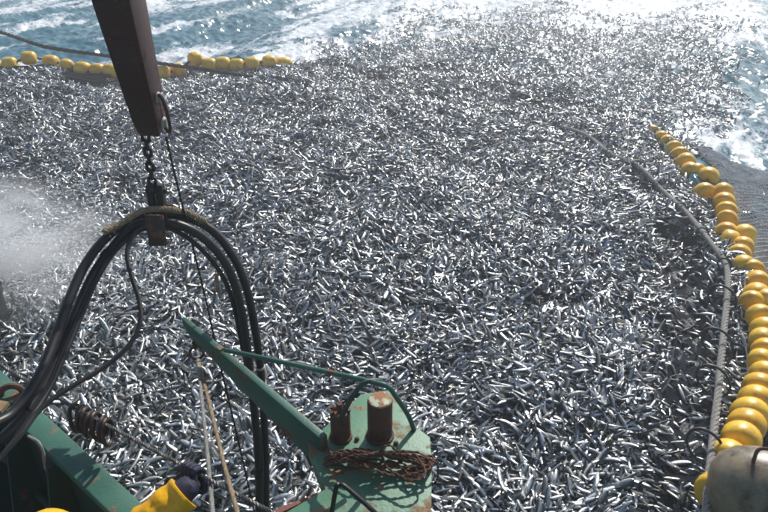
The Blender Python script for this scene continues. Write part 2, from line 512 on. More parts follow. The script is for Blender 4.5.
edge_n = fbm(cx * 1.2, cy * 1.2, 3, 77)
gq = (0.22 + 0.78 * sstep(-15, 62, qy)) * sstep(810, 640, qx) * sstep(-30, 70, qx - 395 + 1.9 * qy)
pf = sstep(0.15, 0.75, edge_n + (gq - 0.6) * 0.8) * (0.25 + 0.6 * gq)
thin = 1 - 0.72 * np.exp(-(dist_poly(cx, cy, trough) / 0.30) ** 2) * sstep(0.10, 0.5, fbm(cx * 2, cy * 2, 2, 61))
thin = thin * (0.62 + 0.38 * sstep(0.30, 0.60, fbm(cx * 1.1 + 5, cy * 1.1, 3, 63)))
keep = (full & (u < thin)) | (fr & (u < pf))
cx, cy, qx, qy, fl = cx[keep], cy[keep], qx[keep], qy[keep], full[keep]
N = len(cx)
cz = catch_z(cx, cy) + 0.075 * RNG.uniform(0, 1, N) ** 1.5 - 0.055
cz = np.where(fl, cz, sea_z(cx, cy) * 0.72 + RNG.uniform(-0.02, 0.03, N))
yaw = RNG.uniform(0, 2 * np.pi, N)
flow = fbm(cx * 0.6, cy * 0.6, 2, 88) * 9
yaw = np.where(RNG.uniform(0, 1, N) < 0.45, flow + RNG.normal(0, 0.5, N), yaw)
pit = RNG.normal(0, 0.42, N)
rol = np.where(RNG.uniform(0, 1, N) < 0.72, np.sign(RNG.uniform(-1, 1, N)) * np.pi / 2 + RNG.normal(0, 0.45, N), RNG.uniform(0, 2 * np.pi, N))
siz = (RNG.normal(0.205, 0.034, N)).clip(0.12, 0.29)
var = RNG.integers(0, NV, N)

# the 300 that show largest: nearest the boat and on top of the heap
dpt = np.hypot(cx, cy)
score = (dpt + RNG.uniform(0, 2.0, N)) + np.where((qx > 5) & (qx < 763) & (qy < 505) & (qy > 300), 0, 99)
pick = np.argsort(score)[:300]
mask = np.ones(N, bool); mask[pick] = False
plate_l = 'silver fish on top of the catch below the green roller platform'
fish_objs = []
for i, q in enumerate(pick):
    o = bpy.data.objects.new('fish', fmesh[i % NV]); COL.objects.link(o)
    o.location = (cx[q], cy[q], float(catch_z(cx[q:q+1], cy[q:q+1])[0]) + random.uniform(0.015, 0.05))
    s = siz[q]; o.scale = (s, s, s)
    o.rotation_euler = (rol[q], pit[q] * 0.7, yaw[q])
    if qx[q] < 300:
        tag(o, 'small silver fish on top of the catch between the green bulwark and the black hoses', 'fish', 'fish beside the green bulwark')
    elif qx[q] < 440:
        tag(o, 'small silver fish on top of the catch around the green platform and its arm', 'fish', 'fish around the green platform')
    else:
        tag(o, 'small silver fish on top of the catch between green platform and grey braided rope', 'fish', 'fish between platform and braided rope')
    fish_objs.append(o)

pm = bpy.data.meshes.new('packed_fish')
n2 = int(mask.sum())
pm.vertices.add(n2); pm.vertices.foreach_set('co', np.stack([cx, cy, cz], -1)[mask].astype(np.float32).ravel())
def attr(name, typ, data, key='value'):
    a = pm.attributes.new(name, typ, 'POINT'); a.data.foreach_set(key, data)
attr('rot', 'FLOAT_VECTOR', np.stack([rol, pit, yaw], -1)[mask].astype(np.float32).ravel(), 'vector')
attr('siz', 'FLOAT', siz[mask].astype(np.float32))
attr('variant', 'INT', var[mask].astype(np.int32))
packed = link('packed_fish', pm, M['fish'], label='thousands of small silver fish packed inside the net', cat='fish', kind='stuff')
ng = bpy.data.node_groups.new('pack', 'GeometryNodeTree')
ng.interface.new_socket('Geometry', in_out='INPUT', socket_type='NodeSocketGeometry')
ng.interface.new_socket('Geometry', in_out='OUTPUT', socket_type='NodeSocketGeometry')
gi, go = ng.nodes.new('NodeGroupInput'), ng.nodes.new('NodeGroupOutput')
iop = ng.nodes.new('GeometryNodeInstanceOnPoints'); jn = ng.nodes.new('GeometryNodeJoinGeometry')
for k in range(NV):
    oi = ng.nodes.new('GeometryNodeObjectInfo'); oi.transform_space = 'ORIGINAL'
    oi.inputs['Object'].default_value = fish_objs[k]
    g2 = ng.nodes.new('GeometryNodeGeometryToInstance')
    ng.links.new(oi.outputs['Geometry'], g2.inputs[0]); ng.links.new(g2.outputs[0], jn.inputs[0])
def named(t, name):
    a = ng.nodes.new('GeometryNodeInputNamedAttribute'); a.data_type = t; a.inputs['Name'].default_value = name
    return a.outputs['Attribute']
e2r = ng.nodes.new('FunctionNodeEulerToRotation')
ng.links.new(named('FLOAT_VECTOR', 'rot'), e2r.inputs[0])
ng.links.new(gi.outputs[0], iop.inputs['Points']); ng.links.new(jn.outputs[0], iop.inputs['Instance'])
iop.inputs['Pick Instance'].default_value = True
ng.links.new(named('INT', 'variant'), iop.inputs['Instance Index'])
ng.links.new(e2r.outputs[0], iop.inputs['Rotation']); ng.links.new(named('FLOAT', 'siz'), iop.inputs['Scale'])
ng.links.new(iop.outputs[0], go.inputs[0])
packed.modifiers.new('pack', 'NODES').node_group = ng
print('fish', N)

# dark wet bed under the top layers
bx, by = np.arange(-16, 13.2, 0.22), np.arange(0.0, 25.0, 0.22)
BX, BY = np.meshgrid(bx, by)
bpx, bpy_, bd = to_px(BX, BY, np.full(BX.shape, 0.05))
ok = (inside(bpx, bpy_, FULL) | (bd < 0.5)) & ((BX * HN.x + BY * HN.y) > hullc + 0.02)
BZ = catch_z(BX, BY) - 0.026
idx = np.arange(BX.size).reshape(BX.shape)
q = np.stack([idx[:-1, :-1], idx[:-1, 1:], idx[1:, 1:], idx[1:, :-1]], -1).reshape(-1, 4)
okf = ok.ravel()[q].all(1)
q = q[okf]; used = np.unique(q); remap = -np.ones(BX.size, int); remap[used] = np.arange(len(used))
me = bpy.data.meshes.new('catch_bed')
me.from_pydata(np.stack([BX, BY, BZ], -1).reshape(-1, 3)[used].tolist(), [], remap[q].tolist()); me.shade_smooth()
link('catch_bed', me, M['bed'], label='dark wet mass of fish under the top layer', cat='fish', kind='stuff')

# ------------------------------------------------------------------ floats
def float_mesh(length, rad, name='net_float'):
    m = MB(); h = length / 2
    prof = [(0.030, -h * 0.96), (0.05, -h), (rad * 0.62, -h * 0.96), (rad * 0.86, -h * 0.78), (rad * 0.97, -h * 0.48), (rad, 0),
            (rad * 0.97, h * 0.48), (rad * 0.86, h * 0.78), (rad * 0.62, h * 0.96), (0.05, h), (0.030, h * 0.96)]
    m.lathe(prof, 22)
    me = bpy.data.meshes.new(name); me.from_pydata(m.v, [], m.f); me.materials.append(M['float']); me.shade_smooth()
    return me
def place_float(me, p, axis_dir, roll, s, label, group):
    o = bpy.data.objects.new('net_float', me); COL.objects.link(o)
    o.location = p
    qt = Vector(axis_dir).normalized().to_track_quat('Z', 'Y')
    o.rotation_euler = (qt.to_matrix() @ Matrix.Rotation(roll, 3, 'Z')).to_euler()
    o.scale = (s * random.uniform(0.93, 1.05), s * random.uniform(0.93, 1.05), s * random.uniform(0.88, 1.08))
    tag(o, label, 'float', group)
    return o
far_me = float_mesh(0.37, 0.185)
near_me = float_mesh(0.235, 0.172)
# far line: pixel centres
far = [(-26, 66), (-8, 65), (10, 64), (29, 58), (51, 62), (67, 66), (83, 69), (98, 70), (112, 71), (133, 72), (148, 72), (163, 73), (178, 70),
       (195, 59), (209, 65), (223, 64), (237, 65), (252, 64), (269, 62), (283, 60)]
pts = []
for i, (a, b) in enumerate(far):
    z = 0.24 if (a, b) not in ((29, 58), (195, 59)) else 0.38
    base = at_z(a, b, z)
    pts.append(base)
for i, p in enumerate(pts):
    d = (pts[min(i + 1, len(pts) - 1)] - pts[max(i - 1, 0)]); d.z *= 0.3
    d.y += random.uniform(-0.15, 0.15) * d.length
    lab = 'yellow barrel float on the cork line in front of the open blue sea'
    grp = 'floats on the far cork line'
    if far[i] == (29, 58): lab, grp = 'yellow barrel float lifted above its row where a dark line is tied on', None
    if far[i] == (195, 59): lab, grp = 'yellow barrel float perched on top of its row beside the maroon boom', None
    if i == len(pts) - 1: lab, grp = 'last yellow float sinking among the fish at the end of far cork line', None
    if i == len(pts) - 1: p.z -= 0.10
    place_float(far_me, p, d, random.uniform(0, 6), random.uniform(0.92, 1.02), lab, grp)
m = MB(); m.twisted(spline([p + Vector((0, 0.05, 0.0)) for p in pts], 5), 0.03, 3, 4)
m.build('cork_line_rope', M['rope_dark'], label='dark rope threaded through the far row of yellow floats', cat='rope')
# dark netting hanging below the far floats
m = MB()
for k in range(5):
    off = Vector((0, -0.10 - 0.13 * k, -0.03 - 0.02 * k))
    path = []
    for p in pts[:9]:
        path.append(Vector((p.x, p.y, 0.20)) + off + Vector((random.uniform(-.05, .05), random.uniform(-.05, .05), random.uniform(0, .03))))
    m.tube(spline(path, 4), 0.05 if k < 4 else 0.03, 5)
m.build('bunched_net', M['rope_dark'], label='bunched dark netting along the fish below the far yellow floats', cat='net')

# near line on the right: pixel centre, pixel width
near = [(653, 131, 12), (661, 137, 13), (667, 142, 14), (674, 148, 16), (680, 155, 18), (685, 163, 20), (690, 171, 19), (697, 172, 19), (708, 177, 21), (704, 193, 22),
        (722, 193, 21), (724, 203, 21), (726, 212, 22), (727, 221, 22), (726, 233, 22), (729, 241, 24), (743, 236, 25), (742, 248, 24), (739, 256, 25), (743, 267, 25),
        (752, 271, 26), (757, 283, 26), (756, 296, 27), (765, 302, 27), (752, 303, 27), (760, 317, 27), (764, 330, 28), (763, 342, 28), (765, 352, 29), (762, 363, 29), (764, 376, 31),
        (759, 389, 33), (756, 402, 34), (750, 415, 36), (746, 426, 37), (741, 440, 39), (728, 458, 40), (716, 492, 42)]
npts = []
for (a, b, w) in near:
    npts.append(at_z(a, b, 0.20 if b > 150 else 0.10 + 0.1 * (b - 128) / 22))
used_near = []
for i, (a, b, w) in enumerate(near):
    p = npts[i]
    d = (npts[min(i + 1, len(near) - 1)] - npts[max(i - 1, 0)]).normalized()
    d = (d + Vector((random.uniform(-.35, .35), random.uniform(-.2, .2), random.uniform(-.15, .25)))).normalized()
    px, py, dd = to_px(np.array([p.x]), np.array([p.y]), np.array([p.z]))
    s = (w / FPX * float(dd[0])) / (2 * 0.172)
    if i == 0:
        lab, grp = 'small worn yellow ring float at the tip of the braided rope side cork line', None
    elif (a, b) == (704, 193):
        lab, grp = 'yellow float pushed out of line towards the braided rope at the net edge', None
    elif i >= len(near) - 2:
        lab, grp = 'yellow float half hidden behind the big grey buoy', 'floats behind the grey buoy'
    elif b < 180:
        lab, grp = 'yellow float in the foamy water where the right cork line tapers away', 'floats at the foamy end'
    else:
        lab, grp = 'yellow oval float bunched on the cork line beside the braided rope and rings', 'floats beside the braided rope'
    place_float(near_me, p, d, random.uniform(0, 6), min(max(s, 0.65), 1.15), lab, grp)
m = MB(); m.twisted(spline(npts, 4), 0.018, 3, 6)
m.build('cork_line_rope', M['rope_dark'], label='dark rope threaded through yellow floats bunched beside the braided rope', cat='rope')

# ------------------------------------------------------------------ big grey buoy with steel eye
bc = at_z(764, 492, 0.42)
buoy = empty('grey_buoy', (bc.x, bc.y, 0.1), label='big weathered grey buoy with a rusty steel eye among the yellow floats', cat='buoy')
m = MB()
ax = Vector((1.0, -0.35, 0.05)).normalized()
mtx = Matrix.Translation(bc) @ ax.to_track_quat('Z', 'Y').to_matrix().to_4x4()
m.lathe([(0.02, -0.36), (0.13, -0.35), (0.22, -0.30), (0.285, -0.2), (0.31, -0.05), (0.315, 0.15), (0.31, 0.32), (0.27, 0.5), (0.18, 0.6), (0.03, 0.63)], 32, mtx)
gb, nt, b = mat('weathered_buoy'); n1 = noise(nt, 5, 6, 0.65); c = ramp(nt, [(0.36, (0.07, 0.05, 0.028)), (0.47, (0.20, 0.165, 0.11)), (0.55, (0.26, 0.22, 0.15)), (0.63, (0.30, 0.17, 0.055))], n1.outputs[0])
nt.links.new(c.outputs[0], b.inputs['Base Color']); b.inputs['Roughness'].default_value = 0.36; bump(nt, b, noise(nt, 40, 4).outputs[0], 0.3, 0.004)
m.build('buoy_body', gb, buoy)
e0 = bc + Vector((-0.02, 0.0, 0.30)); e0 = at_d(753, 462, (at_z(753, 462, 0.66) - Vector((0, 0, H))).length * 0.0 + (H - 0.70) / -ray(753, 462).z)
m = MB(); m.tube(spline([e0 + Vector((0, 0, -0.09)), e0 + Vector((0, 0, 0.02)), e0 + Vector((0.01, 0.0, 0.12)), e0 + Vector((0.10, -0.02, 0.13)), e0 + Vector((0.26, -0.05, 0.08)), e0 + Vector((0.3, -0.05, -0.1))], 4), 0.013, 8)
m.build('steel_eye', M['rust'], buoy)

# ------------------------------------------------------------------ braided rope with rings
bp = [(560, 128), (585, 142), (610, 157), (636, 172), (662, 190), (686, 212), (704, 234), (719, 254), (726, 266), (728, 281), (727, 300), (724, 330), (721, 360), (718, 395), (714, 430), (711, 460), (708, 490), (706, 530)]
bw = [at_z(a, b, 0.16 + 0.10 * min(max((b - 170) / 100, 0), 1) - (0.12 if a < 600 else 0)) for a, b in bp]
for p in bw:
    p.z = max(p.z, float(catch_z(np.array([p.x]), np.array([p.y]))[0]) + 0.045)
bpath = spline(bw, 6)
m = MB(); m.twisted(bpath, 0.034, 4, 4.0, 6)
m.build('braided_rope', M['rope_grey'], label='thick grey braided rope lying on the fish beside the yellow floats', cat='rope')
rings = [(608, 156), (636, 172), (660, 188), (682, 207), (704, 233), (727, 266), (726, 300), (723, 345), (720, 383), (712, 452)]
for i, (a, b) in enumerate(rings):
    z = 0.16 + 0.10 * min(max((b - 170) / 100, 0), 1)
    p = at_z(a, b, z)
    j = min(range(len(bpath)), key=lambda t: (bpath[t] - p).length); t = (bpath[min(j + 1, len(bpath) - 1)] - bpath[max(j - 1, 0)]).normalized()
    rad = 0.075 if b < 280 else 0.14
    side = t.cross(Vector((0, 0, 1))).normalized(); upv = (Vector((0, 0, 0.75)) + Vector((0, 0.6, 0)) + t * random.uniform(-.3, .3)).normalized()
    c = bpath[j] + side * (0.02 if rad < .1 else 0.05) + Vector((0, 0, 0.01))
    path = [c + (side * math.cos(q * math.pi / 9) + upv * math.sin(q * math.pi / 9)) * rad for q in range(18)]
    m = MB(); m.tube(path, 0.012, 6, closed=True)
    m.build('rope_ring', M['black_ring'], label=('thin black ring hung on the thick braided rope near its straight end by the floats' if rad > .1 else 'small black ring tight around the grey braided rope where it slants across the fish'),
            cat='ring', group=('rings on the straight braided rope' if rad > .1 else 'rings on the slanting braided rope'))

# ------------------------------------------------------------------ net spread on the water outside the right floats
NU, NVv = 70, 90
edge = [at_z(a, b, 0.06) for a, b in ((684, 154), (694, 158), (705, 170), (720, 188), (730, 216), (745, 248), (766, 308), (785, 400), (780, 520))]
edge = spline(edge, 14)
def net_pt(s, w):
    f = s * (len(edge) - 1); i = min(int(f), len(edge) - 2); p = edge[i].lerp(edge[i + 1], f - i)
    q = p + Vector((1.0, -0.75, 0)) * w
    g = float(sea_z(np.array([q.x]), np.array([q.y]))[0]) * 0.8
    k = min(1.0, w / 0.6)
    zz = max(0.10 * (1 - k) + k * (g + 0.035), g + 0.035) + 0.02 * math.sin(q.x * 7 - q.y * 6)
    return Vector((q.x, q.y, zz))
m = MB()
width = 3.2
for k2 in range(-NU * 7 // 8, NVv * 7 // 8):
    k = k2 / 0.875
    for sg in (1, -1):
        path = []
        for q in range(41):
            w = width * q / 40
            s = (k if sg > 0 else k + NU) / 90 + sg * w * 0.17
            if 0 <= s <= 1: path.append(net_pt(s, w))
        if len(path) > 2: m.tube([q + Vector((0, 0, 0.012)) for q in path], 0.0085, 4, caps=False)
netE = empty('fishing_net', tuple(edge[0]), label='grey fishing net spread on the water outside the yellow floats', cat='net')
m.build('top_netting', M['net'], netE)
m = MB(); vs, fs = [], []
for i in range(121):
    for q in range(41): vs.append(net_pt(i / 120, width * q / 40) + Vector((0, 0, -0.035)))
for i in range(120):
    for q in range(40): fs.append((i * 41 + q, i * 41 + q + 1, i * 41 + q + 42, i * 41 + q + 41))
m.add(vs, fs); m.build('under_netting', simple('wet_under_netting', (0.075, 0.08, 0.085), 0.4, 0.5, 45, bscale=40, bstr=1.0, bdist=0.03), netE)

tp = spline(trough, 8); m = MB(); vs, fs = [], []  # netting strip along the trough; its near-black blue paints in the shadow band
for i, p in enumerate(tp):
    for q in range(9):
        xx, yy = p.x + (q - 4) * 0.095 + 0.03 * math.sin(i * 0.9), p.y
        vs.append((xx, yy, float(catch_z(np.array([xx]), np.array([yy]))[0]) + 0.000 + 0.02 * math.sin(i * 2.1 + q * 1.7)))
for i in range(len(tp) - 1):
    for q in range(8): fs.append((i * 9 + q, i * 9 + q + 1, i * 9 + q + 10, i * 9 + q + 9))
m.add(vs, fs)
m.build('shade_net_strip', simple('shade_blue_netting', (0.008, 0.014, 0.026), 0.6, 0.5, 30, bscale=70, bstr=1.0, bdist=0.02, spec=0.08), label='fold of netting with shade painted in dark blue, among the fish beside the braided rope', cat='net')

# ------------------------------------------------------------------ dark line above the far floats
lp = [at_z(-40, 24, 1.1), at_z(0, 32, 1.0), at_z(30, 42, 0.9), at_z(52, 48, 0.8), at_z(110, 56, 0.62), at_z(165, 64, 0.45), at_z(215, 71, 0.25), at_z(262, 78, 0.08)]
m = MB(); m.twisted(spline(lp, 8), 0.045, 3, 2.2)
m.build('tow_line', M['rope_dark'], label='dark line slanting over the far yellow floats behind the maroon boom', cat='rope')

# ------------------------------------------------------------------ boat: bulwark, deck, hull
boat = empty('fishing_boat', (HULL_B.x, HULL_B.y, -0.4), label='green steel fishing boat side with worn capped bulwark and dark inside', cat='boat')
IN = -HN
A0 = HULL_A - HD * 6.0; B0 = HULL_A + HD * 6.5
cw = 0.108
m = MB(); m.prism([A0, B0, B0 + IN * cw, A0 + IN * cw], (0, 0, -0.05)); m.build('bulwark_cap', M['green'], boat, bevel=0.008)
m = MB(); wofs = IN * 0.05
m.prism([A0 + wofs, B0 + wofs, B0 + wofs + IN * 0.02, A0 + wofs + IN * 0.02][0:4], (0, 0, -0.0001))
m = MB()
for (t0, t1, mm) in ((0, 1, 0),):
    a, b2 = A0 + wofs + Vector((0, 0, -0.052)), B0 + wofs + Vector((0, 0, -0.052))
    m.prism([a, b2, b2 + IN * 0.02, a + IN * 0.02], (0, 0, -1.2))
m.build('bulwark_wall', M['dark_green'], boat)
m = MB(); a, b2 = A0 + IN * 0.0 + Vector((0, 0, 0.80)) - Vector((0, 0, 2.0)), B0 + Vector((0, 0, 0.80 - 2.0))
a.z = b2.z = 0.75
m.prism([a, b2, b2 + IN * 0.045, a + IN * 0.045], (0, 0, -1.3)); m.build('hull_side', M['green'], boat)
m = MB(); a, b2 = A0 + IN * 0.075, B0 + IN * 0.075; a.z = b2.z = 0.90
m.prism([a, b2, b2 + IN * 5.0, a + IN * 5.0], (0, 0, -0.06)); m.build('deck', M['dark_green'], boat)
for k in range(16):                                   # bulwark stays
    s = 3.3 + k * 0.42
    p = A0 + HD * s + IN * 0.072; p.z = 1.945
    if k in (10,): continue
    m = MB(); m.prism([p, p + IN * 0.07, Vector((0, 0, -1.03)) + p + IN * 0.26, Vector((0, 0, -1.03)) + p], HD * 0.018)
    m.build('bulwark_stay', M['dark_green'], boat, smooth=False)
m = MB(); a, b2 = A0 + IN * 0.085, B0 + IN * 0.085; a.z = b2.z = 1.45
m.tube([a + IN * 0.02, b2 + IN * 0.02], 0.022, 8); m.build('stringer_pipe', M['dark_green'], boat)
# wide corner plate and rusty fairlead on the cap
c0 = at_z(-70, 352, 2.03); 
pl = [at_z(a, b, 2.004) for a, b in ((-60, 318), (16, 386), (24, 397), (12, 405), (-60, 412))]
m = MB(); m.prism(pl, (0, 0, 0.02)); m.build('corner_plate', M['green'], boat, bevel=0.004)
f0 = at_z(12, 393, 2.03)
m = MB(); ang = Vector((0.95, 0.25, 0))
path = [f0 - ang * 0.05, f0 - ang * 0.035 + Vector((0, 0, .03)), f0 + Vector((0, 0, .042)), f0 + ang * 0.035 + Vector((0, 0, .03)), f0 + ang * 0.05]
m.tube(spline(path, 5), 0.016, 8); m.build('fairlead', M['rust'], boat)
m = MB(); m.prism([at_z(a, b, 2.026) for a, b in ((-60, 414), (-2, 403), (10, 405), (2, 414), (-60, 432))], (0, 0, 0.02)); m.build('timber_edge', simple('worn_timber', (0.25, 0.17, 0.09), 0.8, 0.3, 20), boat)
# short frayed cord on the inner side
cp0 = [at_d(28, 436, 2.95), at_d(38, 442, 2.93), at_d(43, 452, 2.93), at_d(45, 466, 2.95), at_d(49, 472, 2.95)]
m = MB(); m.twisted(spline(cp0, 6), 0.007, 3, 30); m.build('pale_cord', M['rope_grey'], label='short pale cord hanging inside the green bulwark', cat='cord')

# ------------------------------------------------------------------ roller platform with arm
ZP = 2.12
plat = empty('roller_platform', tuple(at_z(370, 470, ZP - 0.4)), label='green outboard platform with two rusty rollers, pipe rail and pointed arm', cat='platform')
poly = [at_z(a, b, ZP) for a, b in ((361, 394), (388, 390), (404, 405), (418, 428), (430, 437), (432, 461), (430, 640), (200, 640), (286, 512), (325, 489), (308, 442))]
m = MB(); m.prism(poly, (0, 0, -0.10)); m.build('deck_plate', M['green_plate'], plat, bevel=0.006)
sk = [at_z(a, b, ZP - 0.102) for a, b in ((325, 447), (400, 415), (420, 455), (420, 600), (290, 600), (335, 492))]
m = MB(); m.prism(sk, (0, 0, -0.55)); m.build('support_bracket', M['dark_green'], plat)
m = MB(); m.prism([at_z(a, b, ZP - 0.012) for a, b in ((270, 518), (322, 492.5), (324, 490), (268, 512.5))], (0, 0, -0.07)); m.build('rust_edge', M['red_oxide'], plat)
def roller(px, py, r, h, name, top):
    b0 = at_z(px, py, ZP)
    mt = Matrix.Translation(b0)
    m = MB(); m.lathe([(r * 1.15, 0.001), (r * 1.15, 0.012), (r, 0.015), (r, h - 0.006), (r * 0.96, h)], 24, mt); o = m.build(name, M['rust'], plat)
    return b0
b1 = roller(380, 436, 0.053, 0.20, 'roller', 1)
m = MB(); m.lathe([(0.050, 0.2005), (0.047, 0.206), (0.03, 0.2085), (0.0, 0.209)], 24, Matrix.Translation(b1)); m.build('roller_cap', worn_paint('pale_green_worn', (0.34, 0.42, 0.30), (0.42, 0.44, 0.33), rust=(0.20, 0.09, 0.04), amount=0.47, scale=26), plat)
b2 = roller(341, 437, 0.043, 0.14, 'roller', 0)
m = MB()
for k in range(7):
    a = k * 2 * math.pi / 7
    p = b2 + Vector((0.032 * math.cos(a), 0.032 * math.sin(a), 0.138)); m.tube([p, p + Vector((0.006 * math.cos(a), .006 * math.sin(a), 0.02))], 0.010, 6)
m.tube([b2 + Vector((0, 0, .13)), b2 + Vector((0, 0, .19))], 0.012, 8)
m.build('roller_crown', M['rust'], plat)
# flange bolts
for (a, b) in ((357, 440), (362, 452), (396, 444), (322, 446), (412, 470)):
    p = at_z(a, b, ZP); m = MB(); m.lathe([(0.011, 0.001), (0.011, 0.01), (0.006, 0.014)], 6, Matrix.Translation(p)); m.build('bolt', M['rust'], plat, smooth=False)
# pipe rail
pr = [at_z(225, 350, 2.26), at_z(300, 366, 2.36), at_z(372, 382, 2.45), at_z(388, 387, 2.44), at_z(394, 394, 2.40), at_z(408, 415, 2.22), at_z(414, 430, ZP)]
m = MB(); m.tube(spline(pr, 8), 0.011, 10); m.build('pipe_rail', M['green'], plat)
pr = [at_z(341, 419, ZP + 0.16), at_z(345, 410, 2.33), at_z(353, 396, 2.40), at_z(364, 383, 2.45), at_z(378, 381, 2.44), at_z(385, 386, 2.41)]
m = MB(); m.tube(spline(pr, 8), 0.011, 10); m.build('pipe_brace', M['dark_green'], plat)
pr = [at_z(330, 524, ZP), at_z(336, 489, ZP + .16), at_z(340, 485, ZP + .17), at_z(347, 488, ZP + .17), at_z(378, 516, ZP + .1), at_z(384, 530, ZP)]
m = MB(); m.tube(spline(pr, 8), 0.009, 8); m.build('grab_handle', M['dark_steel'], plat)
# pointed arm: an upright tapering box
tip, root = at_z(183, 317, 2.26), at_z(316, 430, 2.20)
ad = (root - tip).normalized(); an = Vector((-ad.y, ad.x, 0)).normalized()
if an.y < 0: an = -an
m = MB()
Ltot = (root - tip).length
sec = [(0.0, 0.045, 0.010), (0.05, 0.075, 0.014), (0.45, 0.13, 0.016), (0.97, 0.19, 0.018), (1.05, 0.20, 0.018)]
vs, fs = [], []
for (t, hh, wd) in sec:
    c = tip + (root - tip) * t
    for (sx, sz) in ((-1, 0), (1, 0), (1, -1), (-1, -1)): vs.append(c + an * wd * sx + Vector((0, 0, sz * hh)))
for i in range(len(sec) - 1):
    for k in range(4): fs.append((i * 4 + k, i * 4 + (k + 1) % 4, i * 4 + 4 + (k + 1) % 4, i * 4 + 4 + k))
fs.append((0, 1, 2, 3)); fs.append(tuple(len(vs) - 4 + k for k in range(4)))
m.add(vs, fs); m.build('arm', M['green'], plat, bevel=0.006)
m = MB(); wp = tip + (root - tip) * 0.31; m.prism([wp + an * .013 + Vector((0, 0, .001)), wp - an * .013 + Vector((0, 0, .001)), wp - an * .013 + ad * .03 + Vector((0, 0, .001)), wp + an * .013 + ad * .03 + Vector((0, 0, .001))], (0, 0, 0.008)); m.build('weld_seam', M['green_plate'], plat)
m = MB(); tp = at_z(193, 334, 2.19)
m.prism([tip + ad * .06 + Vector((0, 0, -.05)), tip + ad * .11 + Vector((0, 0, -.05)), tip + ad * .10 + Vector((0, 0, -.13)), tip + ad * .07 + Vector((0, 0, -.13))], an * 0.014); m.build('lug', M['rust'], plat)

# ring, shackle and the two ropes hung from the arm tip
rc = tip + ad * 0.085 + Vector((0, 0, -0.175))
hang = empty('lifting_ring', tuple(rc), label='rusty shackle and ring hanging under the tip of the green arm', cat='ring')
m = MB(); rv = Vector((1, 0.1, 0)).normalized(); uv = Vector((0, .35, .94))
m.tube([rc + (rv * math.cos(q * math.pi / 10) + uv * math.sin(q * math.pi / 10)) * 0.034 for q in range(20)], 0.008, 8, closed=True); m.build('ring', M['rust'], hang)
m = MB(); sc0 = rc + Vector((0, 0, 0.055)); sv = Vector((0.3, .95, 0)).normalized()
m.tube([sc0 + (sv * 0.016 * math.cos(q * math.pi / 8) + Vector((0, 0, 1)) * 0.032 * math.sin(q * math.pi / 8)) for q in range(16)], 0.007, 8, closed=True); m.build('shackle', M['rust'], hang)
for (pp, lab) in (([(196, 362, None), (203, 410, 2.9), (208, 460, 2.62), (213, 514, 2.35), (216, 545, 2.2)], 'grey twisted rope hanging straight from the ring under the green arm'),
                  ([(198, 362, None), (211, 410, 2.9), (223, 460, 2.6), (238, 514, 2.3), (248, 545, 2.2)], 'pale twisted rope slanting from the ring under the green arm')):
    path = [rc + Vector((0, 0, -0.03))] + [at_d(a, b, d) for a, b, d in pp[1:]]
    m = MB(); m.twisted(spline(path, 10), 0.0088, 3, 26, 5); m.build('hanging_rope', M['rope_tan'] if 'pale' in lab else M['rope_grey'], label=lab, cat='rope')

# tangle of rusty cords on the platform
def tangle(name, loops, r, mt, **kw):
    m = MB()
    for lp in loops: m.twisted(spline(lp, 8, closed=False), r, 2, 18, 5)
    return m.build(name, mt, **kw)
lo = []
for k in range(9):
    j = lambda s=4: random.uniform(-s, s) * 2.1
    zz = ZP + 0.008 + 0.007 * k
    lo.append([at_z(330 + j(), 462 + j(2), zz), at_z(345 + j(), 453 + j(1.5), zz + .03), at_z(372 + j(), 453 + j(1.5), zz + .04), at_z(400 + j(), 455 + j(2), zz + .025), at_z(424 + j(), 459 + j(), zz), at_z(428 + j(2), 468 + j(), zz),
               at_z(414 + j(), 475 + j(), zz), at_z(394 + j(), 468 + j(), zz), at_z(372 + j(), 461 + j(), zz + .02), at_z(348 + j(), 461 + j(), zz), at_z(333 + j(), 459 + j(), zz)])
lo.append([at_z(426, 458, ZP + .06), at_z(436, 463, ZP + .06), at_z(438, 474, ZP - .03), at_z(435, 484, ZP - .12)])
lo.append([at_z(380, 452, ZP + .09), at_z(384, 446, ZP + .12), at_z(391, 446, ZP + .12), at_z(396, 452, ZP + .08)])
tangle('cord_tangle', lo, 0.0055, M['rusty_cord'], label='tangled rusty brown cord heaped beside the rollers on the green platform', cat='cord')

# ------------------------------------------------------------------ boom
P0, P1 = at_d(61, -230, 1.95), at_d(153, 131, 3.05)
bd = (P1 - P0).normalized()
view = -(ray(135, 60)).normalized()
side = bd.cross(view).normalized()           # towards picture right or left
if side.x < 0: side = -side
nrm = side.cross(bd).normalized()
if nrm.dot(view) < 0: nrm = -nrm
th = R(-27)
e1 = side * math.cos(th) - nrm * math.sin(th)     # front face runs along e1
e2 = side * math.sin(th) + nrm * math.cos(th)     # front face normal
boom = empty('crane_boom', tuple(P1), label='dark maroon tapering steel crane boom pointing down over the catch', cat='crane')
def boom_sec(t, s):
    c = P0.lerp(P1, t); return [c + e1 * s * x + e2 * s * y for x, y in ((-1, 1), (1, 1), (1, -1), (-1, -1))]
m = MB(); vs, fs = [], []
secs = [(-1.2, 0.098), (0, 0.088), (0.55, 0.073), (0.93, 0.058), (0.985, 0.050), (1.0, 0.036)]
for t, s in secs: vs += boom_sec(t, s)
for i in range(len(secs) - 1):
    for k in range(4): fs.append((i * 4 + k, i * 4 + (k + 1) % 4, i * 4 + 4 + (k + 1) % 4, i * 4 + 4 + k))
fs.append((0, 1, 2, 3)); fs.append(tuple(len(vs) - 4 + k for k in range(4)))
m.add(vs, fs); m.build('boom_beam', M['maroon'], boom, bevel=0.007)
